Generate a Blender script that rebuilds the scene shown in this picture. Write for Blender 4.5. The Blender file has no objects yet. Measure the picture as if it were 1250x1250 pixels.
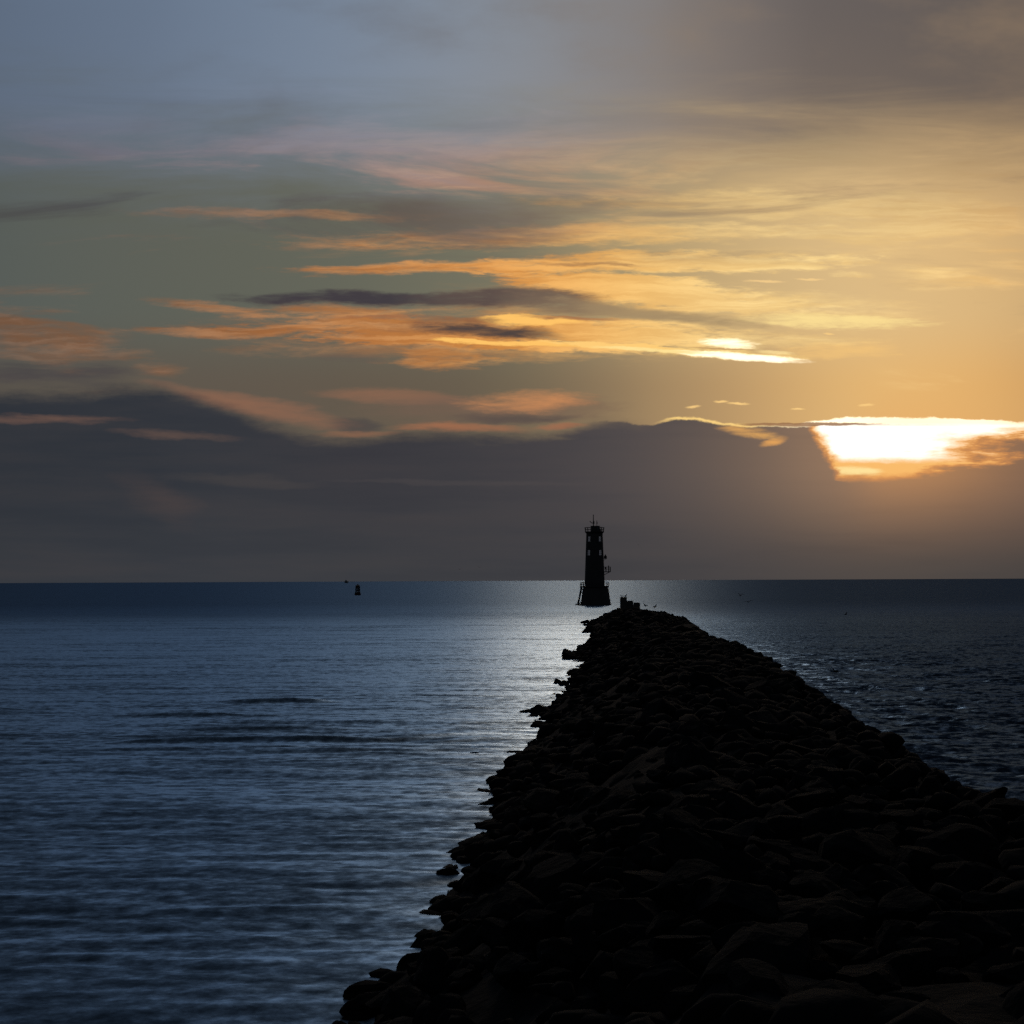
import bpy, bmesh, math, random
import numpy as np
from mathutils import Vector, Matrix

random.seed(7)
rng = np.random.default_rng(11)
scene = bpy.context.scene
COL = scene.collection
F = 2464.0          # focal length in photo pixels (photo is 1250 wide)
EYE = 4.2           # eye height above the water, metres
ROLL = 0.0044


def hor(x):
    return 708.9 - (x - 625) * ROLL


def P(x, y, d):
    """world point seen at photo pixel x, y at distance d along the view axis"""
    return Vector(((x - 625) / F * d, d, EYE + (hor(x) - y) / F * d))


def wl(x, y):
    """point of the water surface under a photo pixel"""
    d = EYE * F / (y - hor(x))
    return Vector(((x - 625) / F * d, d, 0.0))


def lin(c):
    r = []
    for v in c:
        v = v / 255.0
        r.append(v / 12.92 if v <= 0.04045 else ((v + 0.055) / 1.055) ** 2.4)
    return tuple(r)


# ---------------------------------------------------------------- node maths
class G:
    def __init__(self, tree):
        self.t = tree
        self.n = tree.nodes

    def link(self, a, b):
        self.t.links.new(a, b)

    def val(self, x):
        return x if isinstance(x, S) else x

    def math(self, op, *args, clamp=False):
        nd = self.n.new('ShaderNodeMath')
        nd.operation = op
        nd.use_clamp = clamp
        for i, a in enumerate(args):
            if isinstance(a, S):
                self.link(a.s, nd.inputs[i])
            else:
                nd.inputs[i].default_value = float(a)
        return S(self, nd.outputs[0])

    def vec(self, x, y, z=0.0):
        nd = self.n.new('ShaderNodeCombineXYZ')
        for i, a in enumerate((x, y, z)):
            if isinstance(a, S):
                self.link(a.s, nd.inputs[i])
            else:
                nd.inputs[i].default_value = float(a)
        return nd.outputs[0]

    def smooth(self, a, b, x):
        nd = self.n.new('ShaderNodeMapRange')
        nd.interpolation_type = 'SMOOTHSTEP'
        nd.inputs['From Min'].default_value = a
        nd.inputs['From Max'].default_value = b
        self.link(x.s, nd.inputs['Value'])
        return S(self, nd.outputs[0])

    def noise(self, v, scale=1.0, detail=5, rough=0.55, dist=0.0, color=False, dims='3D'):
        nd = self.n.new('ShaderNodeTexNoise')
        nd.noise_dimensions = dims
        self.link(v, nd.inputs['Vector'])
        nd.inputs['Scale'].default_value = scale
        nd.inputs['Detail'].default_value = detail
        nd.inputs['Roughness'].default_value = rough
        nd.inputs['Distortion'].default_value = dist
        return nd.outputs['Color'] if color else S(self, nd.outputs[0])

    def ramp(self, x, lo, hi, stops, interp='B_SPLINE'):
        f = (x - lo) * (1.0 / (hi - lo))
        nd = self.n.new('ShaderNodeValToRGB')
        cr = nd.color_ramp
        cr.interpolation = interp
        stops = sorted(stops)
        while len(cr.elements) < len(stops):
            cr.elements.new(0.5)
        for e, (p, c) in zip(cr.elements, stops):
            e.position = (p - lo) / (hi - lo)
            e.color = tuple(c) + (1,)
        self.link(f.s, nd.inputs[0])
        return nd.outputs[0]

    def mix(self, fac, a, b, mode='MIX'):
        nd = self.n.new('ShaderNodeMix')
        nd.data_type = 'RGBA'
        nd.blend_type = mode
        nd.clamp_factor = True
        for inp, v in ((nd.inputs[0], fac), (nd.inputs[6], a), (nd.inputs[7], b)):
            if isinstance(v, S):
                self.link(v.s, inp)
            elif isinstance(v, bpy.types.NodeSocket):
                self.link(v, inp)
            elif isinstance(v, tuple):
                inp.default_value = v + (1,)
            else:
                inp.default_value = v
        return nd.outputs[2]

    def curve(self, x, lo, hi, pts, ylo, yhi):
        f = (x - lo) * (1.0 / (hi - lo))
        nd = self.n.new('ShaderNodeFloatCurve')
        c = nd.mapping.curves[0]
        pts = sorted(pts)
        q = [((a - lo) / (hi - lo), (b - ylo) / (yhi - ylo)) for a, b in pts]
        c.points[0].location = q[0]
        c.points[1].location = q[-1]
        for a in q[1:-1]:
            c.points.new(*a)
        for p in c.points:
            p.handle_type = 'AUTO_CLAMPED'
        nd.mapping.update()
        self.link(f.s, nd.inputs['Value'])
        return S(self, nd.outputs[0]) * (yhi - ylo) + ylo


class S:
    def __init__(self, g, s):
        self.g = g
        self.s = s

    def __add__(self, o): return self.g.math('ADD', self, o)
    __radd__ = __add__
    def __sub__(self, o): return self.g.math('SUBTRACT', self, o)
    def __rsub__(self, o): return self.g.math('SUBTRACT', o, self)
    def __mul__(self, o): return self.g.math('MULTIPLY', self, o)
    __rmul__ = __mul__
    def __truediv__(self, o): return self.g.math('DIVIDE', self, o)


# ---------------------------------------------------------------- the sky
SUN_X, SUN_Y = 1105.0, 543.0
SUN_AZ = math.atan((SUN_X - 625) / F)
SUN_EL = math.atan((hor(SUN_X) - SUN_Y) / F)

world = bpy.data.worlds.new('World')
scene.world = world
world.use_nodes = True
wt = world.node_tree
wt.nodes.clear()
g = G(wt)
tc = wt.nodes.new('ShaderNodeTexCoord')
sep = wt.nodes.new('ShaderNodeSeparateXYZ')
g.link(tc.outputs['Generated'], sep.inputs[0])
dx, dy, dz = (S(g, sep.outputs[i]) for i in range(3))
dyc = g.math('MAXIMUM', dy, 0.12)
U = dx / dyc * F + 625.0                 # compass bearing, in photo pixels
Y = dz / dyc * F                         # height above the horizon, in photo pixels
YP = (U - 625.0) * (-ROLL) + 708.9 - Y   # same, measured down from the top of the photo

nA = g.noise(g.vec(U * (1 / 190), YP * (1 / 46), 3.1), detail=6, rough=.58)
nB = g.noise(g.vec(U * (1 / 170), YP * (1 / 40), 9.7), detail=6, rough=.6)
nC = g.noise(g.vec(U * (1 / 60), YP * (1 / 20), 29.7), detail=6, rough=.62)
Uw = U + (nA - .5) * 110
Yw = YP + (nB - .5) * 26 + (nC - .5) * 9
nF = g.noise(g.vec(U * (1 / 75), YP * (1 / 11), 5.5), detail=7, rough=.62, dist=.4)
nG = g.noise(g.vec(U * (1 / 16), YP * (1 / 9), 1.5), detail=5, rough=.6)
Yf = YP + (nG - .5) * 5 + (nB - .5) * 5
nH = g.noise(g.vec(U * (1 / 30), YP * (1 / 5.5), 15.5), detail=6, rough=.65, dist=.6)
nFc = (nF - .5) * 1.0 + (nH - .5) * .55
nI = g.noise(g.vec(Uw * (1 / 110), Yw * (1 / 9), 61.5), detail=7, rough=.6, dist=.3)

LITc = [(-1200, (70, 68, 70)), (-200, (120, 98, 86)), (178, (150, 113, 86)), (300, (176, 124, 84)), (420, (200, 142, 92)), (560, (224, 156, 88)),
        (660, (243, 176, 96)), (780, (252, 203, 122)), (900, (255, 219, 148)),
        (1065, (255, 222, 152)), (1300, (250, 200, 130)), (1700, (190, 140, 100)), (2600, (90, 80, 76))]
LIT = g.ramp(U, -1300, 2700, [(a, lin(c)) for a, c in LITc])
LIT = g.mix(g.smooth(.66, .36, nI) * (1.0 - g.smooth(560, 800, U) * .5), LIT, (.72, .61, .50), 'MULTIPLY')
topc = [(-1200, (60, 66, 72)), (-100, (84, 92, 90)), (178, (95, 97, 88)), (400, (98, 100, 89)), (600, (116, 114, 96)), (700, (146, 133, 104)),
        (800, (180, 156, 114)), (930, (208, 177, 127)), (1065, (224, 190, 136)), (1250, (220, 180, 122)), (1700, (150, 130, 105)), (2600, (70, 70, 74))]
lowc = [(-1200, (56, 58, 62)), (-100, (82, 78, 72)), (178, (96, 88, 78)), (400, (98, 88, 76)), (560, (103, 92, 77)), (640, (114, 102, 82)), (720, (134, 114, 88)),
        (800, (158, 132, 97)), (930, (196, 158, 108)), (1065, (234, 188, 120)), (1250, (225, 172, 104)), (1700, (140, 112, 88)), (2600, (62, 60, 62))]
TOP = g.ramp(U, -1300, 2700, [(a, lin(c)) for a, c in topc])
LOW = g.ramp(U, -1300, 2700, [(a, lin(c)) for a, c in lowc])
col = g.mix(g.smooth(370, 480, YP), TOP, LOW)


def streak(x, y, hw, hh, slope=0.0, hard=.85, nz=2.0, warp=True, pw=None):
    a, b = (Uw, Yw) if warp else (U, Yf)
    t = (a - x) * (1.0 / hw)
    s = (b - y - (a - x) * slope) * (1.0 / hh) if slope else (b - y) * (1.0 / hh)
    m = 1.0 - (t * t + s * s)
    if nz:
        m = m + nFc * nz
    return g.smooth(0.0, 1.0 / hard, m)


def put(color, *a, k=1.0, **kw):
    global col
    m = streak(*a, **kw)
    if k != 1.0:
        m = m * k
    col = g.mix(m, col, color if not (isinstance(color, tuple) and max(color) > 5) else lin(color))


# high, sunlit cloud
put(LIT, 500, 398, 300, 40, .02, k=.42, hard=.6)
put(LIT, 800, 385, 330, 60, .03, k=.30, hard=.6)
put(LIT, 690, 288, 380, 15, -.02, k=.75)
put(LIT, 360, 262, 240, 9, .02, k=.55)
put(LIT, 960, 250, 330, 20, .02, k=.6)
put(LIT, 40, 430, 170, 10, .03, k=.6)
put((78, 72, 72), 30, 455, 190, 11, -.02, k=.8)
put(LIT, 540, 327, 230, 10, -.02)
put(LIT, 800, 321, 280, 17, -.02, hard=1.3)
put((120, 84, 70), 720, 323, 90, 4, .02, k=.6)
put(LIT, 260, 376, 100, 9, .09, k=.85)
put(LIT, 430, 382, 130, 12, .03, k=.85)
put(LIT, 290, 403, 160, 10, .0)
put(LIT, 520, 404, 230, 20, .03, hard=1.3)
put(LIT, 620, 420, 260, 9, .03, hard=1.5)
put(LIT, 545, 436, 75, 16, .05, k=.7)
put(LIT, 560, 428, 330, 15, .0, k=.35)
put(LIT, 790, 356, 240, 22, .10, hard=1.5)
put(LIT, 930, 372, 240, 26, .05, k=.55)
put(LIT, 770, 405, 170, 20, .06, hard=1.4)
put((255, 226, 150), 1010, 393, 130, 9, .02, k=.8)
put(LIT, 960, 414, 130, 12, .03, k=.7)
put((252, 202, 122), 1030, 428, 90, 14, k=.5)
put((255, 196, 104), 650, 392, 75, 9, .0, hard=1.5)
put((255, 196, 104), 640, 419, 130, 5, .02, hard=1.5)
put((255, 205, 120), 760, 422, 110, 5, .06, hard=1.5)
put(LIT, 1040, 335, 34, 5, .05, k=.8, warp=False)
put((245, 205, 140), 935, 343.5, 33, 2.2, .03, warp=False, nz=.6)
put((245, 205, 140), 990, 341, 22, 1.8, .02, warp=False, nz=.6)
# shaded streaks among it
put((66, 61, 66), 440, 364, 200, 11, .0, hard=.9, nz=1.5)
put((92, 78, 73), 610, 363, 140, 13, .0, hard=.9, nz=1.5)
put((124, 104, 86), 690, 371, 90, 14, .1, k=.8)
put((160, 136, 102), 810, 385, 150, 11, .13, k=.85)
put((118, 86, 70), 550, 394, 70, 9, .0, k=.8)
put((104, 84, 74), 540, 402, 140, 9, .04, hard=.6, nz=1.5, k=.7)
put((80, 68, 64), 602, 405, 118, 9, .04, hard=1.0, nz=1.2)
put((158, 108, 76), 712, 388, 75, 4.5, .03, k=.9)
put((150, 100, 72), 480, 388, 110, 3, .0, k=.7)
put((96, 84, 78), 420, 438, 60, 7, .0, k=.35)
# lower warm patches
put(LIT, 192, 450, 52, 11, .1, k=.8, hard=.5)
put((150, 106, 82), 480, 486, 105, 13, .04, k=.6, nz=1.0)
put((118, 94, 80), 600, 500, 190, 22, .0, k=.7, nz=1.0)
put((206, 140, 90), 632, 491, 95, 16, -.02, hard=.6, nz=1.5)
put((86, 76, 72), 630, 510, 100, 8, .0, k=.85, nz=.8)
put((156, 106, 78), 560, 521, 105, 8, .02, nz=.8)
put((158, 108, 80), 685, 519, 52, 5, -.02, nz=.6)
put((74, 70, 70), 432, 518, 34, 11, .1, k=.8, nz=.8)
put((150, 104, 78), 440, 527, 60, 6, .02, k=.6, nz=.8)
put((140, 101, 80), 300, 492, 150, 17, .21, k=.85, nz=.8)

# generic continuation of the cloud deck beyond the part the photo shows
nS = g.noise(g.vec(U * (1 / 420), Y * (1 / 62), 20.3), detail=7, rough=.6, dist=.5)
nT = g.noise(g.vec(U * (1 / 520), Y * (1 / 80), 31.9), detail=7, rough=.6, dist=.5)
outs = g.math('MAXIMUM', g.smooth(330, 300, YP), g.math('MAXIMUM', g.smooth(180, 120, U), g.smooth(1060, 1130, U)))
outs = outs * g.smooth(500, 440, YP)
col = g.mix(g.smooth(.49, .66, nS) * outs * .9, col, LIT)
DARK = g.ramp(U, -1300, 2700, [(a, lin(c)) for a, c in [(-1200, (45, 48, 54)), (178, (72, 70, 72)), (600, (98, 88, 82)), (900, (160, 136, 108)), (1100, (176, 146, 110)), (1500, (120, 104, 92)), (2600, (50, 52, 58))]])
col = g.mix(g.smooth(.52, .70, nT) * outs * .85, col, DARK)

# higher sky: Nishita air with thin pale cloud, its unseen part shaped for the reflections in the water
nis = wt.nodes.new('ShaderNodeTexSky')
nis.sky_type = 'NISHITA'
nis.sun_disc = False
nis.sun_elevation = SUN_EL
nis.sun_rotation = SUN_AZ
nis.air_density = 1.0
nis.dust_density = 1.5
upc = [(-1500, (44, 52, 64)), (-300, (70, 84, 104)), (178, (92, 110, 134)), (420, (108, 127, 150)), (620, (122, 134, 148)), (800, (112, 110, 112)),
       (900, (96, 94, 98)), (1000, (72, 74, 82)), (1300, (58, 62, 72)), (1700, (50, 55, 66)), (2700, (40, 45, 56))]
UP = g.ramp(U, -1600, 2800, [(a, lin(c)) for a, c in upc])
UP = g.mix(0.006, UP, nis.outputs[0], 'ADD')
nU = g.noise(g.vec(U * (1 / 600), Y * (1 / 260), 44.0), detail=6, rough=.6)
UP = g.mix(g.smooth(.45, .7, nU) * .45, UP, DARK)
UP = g.mix(g.smooth(1500, 3000, Y), UP, (.022, .030, .042))
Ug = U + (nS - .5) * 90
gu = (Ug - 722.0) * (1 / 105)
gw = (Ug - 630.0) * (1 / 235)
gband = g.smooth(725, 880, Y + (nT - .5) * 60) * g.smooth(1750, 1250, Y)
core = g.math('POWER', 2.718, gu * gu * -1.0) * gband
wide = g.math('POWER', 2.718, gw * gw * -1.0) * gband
UP = g.mix(g.smooth(690, 950, Y), UP, g.mix(1.0, UP, (1.55, 1.6, 1.65), 'MULTIPLY'))  # unseen sky lifted to brighten its reflection in the calm water
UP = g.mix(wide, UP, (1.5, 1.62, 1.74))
UP = g.mix(core, UP, g.mix(g.smooth(860, 1400, Y), (15.0, 9.8, 5.4), (10.5, 10.0, 9.4)))  # added bright patch out of view above, there to make the water glare
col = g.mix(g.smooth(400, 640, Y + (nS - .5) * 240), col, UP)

# hot, white-lit cloud edges
WHITE = tuple(v * 1.6 for v in lin((255, 240, 205)))
put((255, 214, 132), 880, 431, 115, 9, .07, warp=False, nz=1.6)
put(WHITE, 900, 434.8, 94, 6, .085, warp=False, hard=1.1, nz=2.0)
put((255, 226, 150), 800, 427, 90, 3.2, .06, warp=False, hard=1.0, nz=1.6)
put((255, 222, 150), 895, 420, 50, 10, .02, warp=False, nz=1.6)
put(WHITE, 893, 418.5, 46, 7.5, .06, warp=False, hard=.9, nz=2.6)
put((255, 225, 155), 945, 430, 32, 3.5, .06, warp=False, nz=1.8)
put((176, 132, 88), 880, 425.5, 52, 1.6, .05, warp=False, nz=1.0, k=.8)
for a in ((881, 490, 11, 1.8, .05), (902, 492.6, 17, 1.7, .03), (975, 498.5, 11, 1.4, 0), (1058, 494.5, 12, 1.9, -.12), (847, 496, 12, 2.4, -.06), (1013, 407, 9, 2, .1)):
    put((250, 206, 132), *a, warp=False, nz=.8)

# the long bank of cloud
bank_top = [(-300, 492), (0, 482), (100, 478), (178, 474), (215, 478), (250, 488), (290, 503), (340, 520), (400, 534), (440, 535), (500, 531), (600, 531), (660, 530),
            (692, 525), (718, 518), (740, 514.5), (765, 515.5), (786, 520), (803, 518), (822, 513), (840, 512), (862, 515.5), (900, 520), (960, 520), (1065, 518), (1250, 524), (1500, 540), (1800, 545)]
BT = g.curve(U, -300, 1800, bank_top, 460, 560)
depth = YP - BT                            # how far below the bank's upper edge
fl = (nB - .5) * 24 + (nG - .5) * 8 + nFc * 14
sharp = (nG - .5) * 8 + (nB - .5) * 5
isR = g.smooth(690, 810, U)
dl = depth + fl
dr = depth + sharp
mL = g.smooth(-12, 14, dl)
mR = g.smooth(-1.6, 1.6, dr)
bank = mL + (mR - mL) * isR
bhi = [(-1200, (40, 44, 50)), (178, (50, 54, 61)), (330, (56, 57, 62)), (450, (59, 58, 63)), (560, (62, 61, 65)), (660, (68, 65, 68)), (760, (78, 73, 74)), (850, (96, 85, 80)),
       (930, (118, 99, 86)), (1000, (144, 116, 94)), (1065, (160, 124, 96)), (1180, (150, 114, 88)), (1400, (88, 76, 72)), (2600, (46, 46, 50))]
blo = [(-1200, (42, 45, 50)), (178, (57, 60, 66)), (450, (59, 60, 64)), (640, (62, 62, 66)), (800, (68, 66, 68)), (930, (73, 69, 69)), (1065, (83, 75, 70)), (1250, (76, 70, 67)), (2600, (44, 45, 49))]
BH = g.ramp(U, -1300, 2700, [(a, lin(c)) for a, c in bhi])
BL = g.ramp(U, -1300, 2700, [(a, lin(c)) for a, c in blo])
BANK = g.mix(g.smooth(560, 705, YP), BH, BL)
nK = g.noise(g.vec(U * (1 / 330), YP * (1 / 34), 77.0), detail=6, rough=.55)
BANK = g.mix(g.smooth(.40, .75, nK) * .16, BANK, g.mix(.5, BANK, (0.13, .09, .07)))
BANK = g.mix(g.smooth(.55, .30, nK) * .30, BANK, (.72, .76, .82), 'MULTIPLY')
thr = 2.6 + g.smooth(955, 1050, U) * 6.0 + (nH - .5) * 2.5
rim = g.smooth(-1.6, 1.2, dr + thr) * g.smooth(795, 830, U) * g.smooth(1330, 1180, U)
col = g.mix(rim * .95, col, g.mix(g.smooth(900, 1020, U), lin((255, 214, 132)), WHITE))
col = g.mix(bank, col, BANK)
put((112, 88, 76), 215, 532, 100, 8, .03, k=.7, nz=1.0, hard=.6)
put((122, 92, 78), 40, 512, 150, 7, .02, k=.7, nz=1.2, hard=.6)
put((98, 78, 70), 192, 608, 60, 36, .35, k=.5, nz=.7, hard=.45)
put((78, 72, 70), 300, 585, 110, 10, .08, k=.4, nz=.8)
put((80, 74, 74), 560, 588, 200, 5, .0, k=.35, nz=.8)
put((252, 186, 98), 912, 527, 44, 9, .14, hard=.6, warp=False, nz=1.6)
put((240, 172, 92), 945, 540, 20, 6, -.22, hard=.6, warp=False, nz=1.4)

# the gap the sun burns through
edge = g.curve(YP, 500, 620, [(500, 988), (522, 985), (530, 994), (545, 998), (560, 1010), (578, 1016), (586, 1020), (590, 1040), (620, 1060)], 900, 1100)
e = U - edge + (nG - .5) * 16
halo = g.math('POWER', 2.718, ((U - 1110.0) * (U - 1110.0) * (1 / 110.0 ** 2) + (YP - 548.0) * (YP - 548.0) * (1 / 55.0 ** 2)) * -1.0)
col = g.mix(halo * .34 * g.smooth(1010, 1090, U), col, lin((236, 164, 90)))
rag = (nG - .5) * 12 + nFc * 16 + (nB - .5) * 10
right = (1275.0 - U) * .19 + (nA - .5) * 70 + (YP - 535.0) * -.5 + nFc * 14
below = 588.0 - YP - g.smooth(1080, 1220, U) * 16 + (nA - .5) * 26 * g.smooth(1060, 1110, U)
sd_ = g.math('MINIMUM', g.math('MINIMUM', e, right), below) + rag * .55
hole = g.smooth(-3, 9, sd_) * g.smooth(515.5, 521.5, YP + (nG - .5) * 2)
lowg = g.mix(g.smooth(-.3, .8, streak(1042, 575, 42, 7, .0, warp=False, nz=1.2)), lin((248, 178, 94)), lin((255, 226, 155)))
hot = g.smooth(567, 556, YP + (nG - .5) * 6 + nFc * 6) * g.smooth(5, 22, sd_)
mid_ = g.smooth(2, 12, sd_)
HOT = g.mix(hot, g.mix(mid_, lin((226, 150, 82)), lowg), (1.35, 1.25, 1.1))
col = g.mix(hole, col, HOT)
put((150, 108, 76), 985, 517.6, 95, 2.6, .0, hard=1.6, warp=False, nz=.4, k=.9)

# behind the observer the evening sky is already dim and blue
BACK = g.mix(0.012, (0.030, 0.038, 0.050), nis.outputs[0], 'ADD')
front = g.smooth(.06, .45, dy)
col = g.mix(front, BACK, col)
col = g.mix(g.smooth(-.002, -.03, dz), col, (0.012, .016, .022))
bg = wt.nodes.new('ShaderNodeBackground')
bg.inputs['Strength'].default_value = 1.0
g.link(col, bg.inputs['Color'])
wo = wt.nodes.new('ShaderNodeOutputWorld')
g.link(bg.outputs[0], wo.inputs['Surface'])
world.cycles.sampling_method = 'MANUAL'
world.cycles.sample_map_resolution = 512

# low sun, veiled by the bank
sl = bpy.data.lights.new('sun', 'SUN')
sl.energy = 0.004
sl.angle = math.radians(4)
sl.color = (1.0, .72, .42)
so = bpy.data.objects.new('sun', sl)
COL.objects.link(so)
sd = Vector((math.sin(SUN_AZ) * math.cos(SUN_EL), math.cos(SUN_AZ) * math.cos(SUN_EL), math.sin(SUN_EL)))
so.rotation_euler = sd.to_track_quat('Z', 'Y').to_euler()
so.location = (60, 300, 60)

# ---------------------------------------------------------------- materials


def mat(name, base, rough=.7, metal=0.0, var=.35, scale=3.0, bump=0.0, spec=None):
    m = bpy.data.materials.new(name)
    m.use_nodes = True
    t = m.node_tree
    h = G(t)
    b = t.nodes['Principled BSDF']
    tcn = t.nodes.new('ShaderNodeTexCoord')
    n = h.noise(tcn.outputs['Object'], scale=scale, detail=6, rough=.6)
    lo = tuple(v * (1 - var) for v in base)
    hi = tuple(min(1, v * (1 + var)) for v in base)
    h.link(h.ramp(n, 0, 1, [(.3, lo), (.7, hi)]), b.inputs['Base Color'])
    b.inputs['Roughness'].default_value = rough
    b.inputs['Metallic'].default_value = metal
    if spec is not None:
        b.inputs['Specular IOR Level'].default_value = spec
    if bump:
        bn = t.nodes.new('ShaderNodeBump')
        bn.inputs['Strength'].default_value = .8
        bn.inputs['Distance'].default_value = bump
        h.link(n.s, bn.inputs['Height'])
        h.link(bn.outputs[0], b.inputs['Normal'])
    return m


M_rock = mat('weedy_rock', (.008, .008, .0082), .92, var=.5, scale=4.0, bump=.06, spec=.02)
M_crete = mat('old_concrete', (.045, .043, .04), .9, var=.3, scale=3, bump=.02, spec=.2)
M_tower = mat('dark_iron_plate', (.03, .028, .03), .7, var=.3, scale=1.5, spec=.2)
M_iron = mat('rail_iron', (.02, .022, .026), .7, var=.3, scale=4, spec=.2)
M_buoy = mat('buoy_paint', (.03, .012, .010), .6, var=.3, scale=3, spec=.3)
M_boat = mat('boat_hull_paint', (.03, .05, .075), .5, var=.2, scale=1)
M_cabin = mat('boat_cabin_paint', (.05, .07, .09), .5, var=.2, scale=1)
M_gull = mat('gull_feather', (.02, .02, .022), .9, var=.3, scale=6)
M_bill = mat('gull_bill', (.06, .04, .01), .6, var=.2, scale=8)

M_glass = bpy.data.materials.new('lantern_glass')
M_glass.use_nodes = True
t = M_glass.node_tree
t.nodes.clear()
tr = t.nodes.new('ShaderNodeBsdfTransparent')
tr.inputs[0].default_value = (.93, .96, 1, 1)
gl = t.nodes.new('ShaderNodeBsdfGlossy')
gl.inputs['Roughness'].default_value = .05
mx = t.nodes.new('ShaderNodeMixShader')
mx.inputs[0].default_value = .06
ou = t.nodes.new('ShaderNodeOutputMaterial')
t.links.new(tr.outputs[0], mx.inputs[1])
t.links.new(gl.outputs[0], mx.inputs[2])
t.links.new(mx.outputs[0], ou.inputs[0])

# water: dark body, Fresnel mirror tinted blue and dimmed by place, fine ripples as a slope field
M_water = bpy.data.materials.new('sea_water')
M_water.use_nodes = True
t = M_water.node_tree
h = G(t)
at = t.nodes.new('ShaderNodeAttribute')
at.attribute_name = 'chop'
chop = S(h, at.outputs['Fac'])
geo = t.nodes.new('ShaderNodeNewGeometry')
sp = t.nodes.new('ShaderNodeSeparateXYZ')
h.link(geo.outputs['Position'], sp.inputs[0])
px, py = S(h, sp.outputs[0]), S(h, sp.outputs[1])


def cen(sock):
    q = t.nodes.new('ShaderNodeSeparateColor')
    h.link(sock, q.inputs[0])
    return S(h, q.outputs[0]) - .5, S(h, q.outputs[1]) - .5


a1, b1 = cen(h.noise(h.vec(px * 3.2, py * 3.2, 0), detail=5, rough=.65, color=True))
a2, b2 = cen(h.noise(h.vec(px * .25, py * .7, 4), detail=3, rough=.6, color=True))
band = h.noise(h.vec(px * .012, py * .055, 8), detail=4, rough=.6)
gust = h.smooth(.30, .70, band)
ky = (chop * 1.6 + .75) * (gust * .3 + .8)
kx = chop * .7 + .10
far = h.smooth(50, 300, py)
kx = kx * (1.0 - far * .65)
ky = ky * (1.0 - far * .62)
wide2 = .5 - chop * .25
sx = (a1 + a2 * wide2) * kx
sy = (b1 + b2 * wide2) * ky
vm = t.nodes.new('ShaderNodeVectorMath')
vm.operation = 'ADD'
h.link(geo.outputs['Normal'], vm.inputs[0])
h.link(h.vec(sx, sy, 0), vm.inputs[1])
vn = t.nodes.new('ShaderNodeVectorMath')
vn.operation = 'NORMALIZE'
h.link(vm.outputs[0], vn.inputs[0])
t.nodes.remove(t.nodes['Principled BSDF'])
gls = t.nodes.new('ShaderNodeBsdfGlossy')
gls.distribution = 'BECKMANN'
late = h.smooth(.35, 1.0, chop)
h.link((late * -.30 + .88).s, gls.inputs['Anisotropy'])
h.link(h.vec(1.0, 0.0, 0.0), gls.inputs['Tangent'])
h.link(h.mix(h.smooth(110, 400, py), h.mix(h.smooth(0.0, .8, chop), (.60, .76, .93), (.14, .215, .32)), (.15, .205, .275)), gls.inputs['Color'])  # mirror colour darkened over chop and distance, standing in for wave self-shadowing
h.link((late * .06 + .29 + far * .02).s, gls.inputs['Roughness'])
dif = t.nodes.new('ShaderNodeBsdfDiffuse')
dif.inputs['Color'].default_value = (.008, .014, .022, 1)
fr = t.nodes.new('ShaderNodeFresnel')
fr.inputs['IOR'].default_value = 1.333
mxs = t.nodes.new('ShaderNodeMixShader')
h.link(fr.outputs[0], mxs.inputs[0])
h.link(dif.outputs[0], mxs.inputs[1])
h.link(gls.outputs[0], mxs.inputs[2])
for nd in (gls, dif, fr):
    h.link(vn.outputs[0], nd.inputs['Normal'])
h.link(mxs.outputs[0], t.nodes['Material Output'].inputs['Surface'])

# ---------------------------------------------------------------- helpers


def link_mesh(name, verts, faces, m, parent=None, smooth=False):
    me = bpy.data.meshes.new(name)
    me.from_pydata(verts, [], faces)
    me.validate()
    if smooth:
        me.polygons.foreach_set('use_smooth', [True] * len(me.polygons))
    me.materials.append(m)
    o = bpy.data.objects.new(name, me)
    COL.objects.link(o)
    if parent:
        o.parent = parent
    return o


def tag(o, label=None, cat=None, group=None, kind=None):
    if label:
        o['label'] = label
    if cat:
        o['category'] = cat
    if group:
        o['group'] = group
    if kind:
        o['kind'] = kind
    return o


def empty(name, loc, rz=0.0):
    o = bpy.data.objects.new(name, None)
    COL.objects.link(o)
    o.location = loc
    o.rotation_euler = (0, 0, rz)
    o.empty_display_size = .3
    return o


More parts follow.
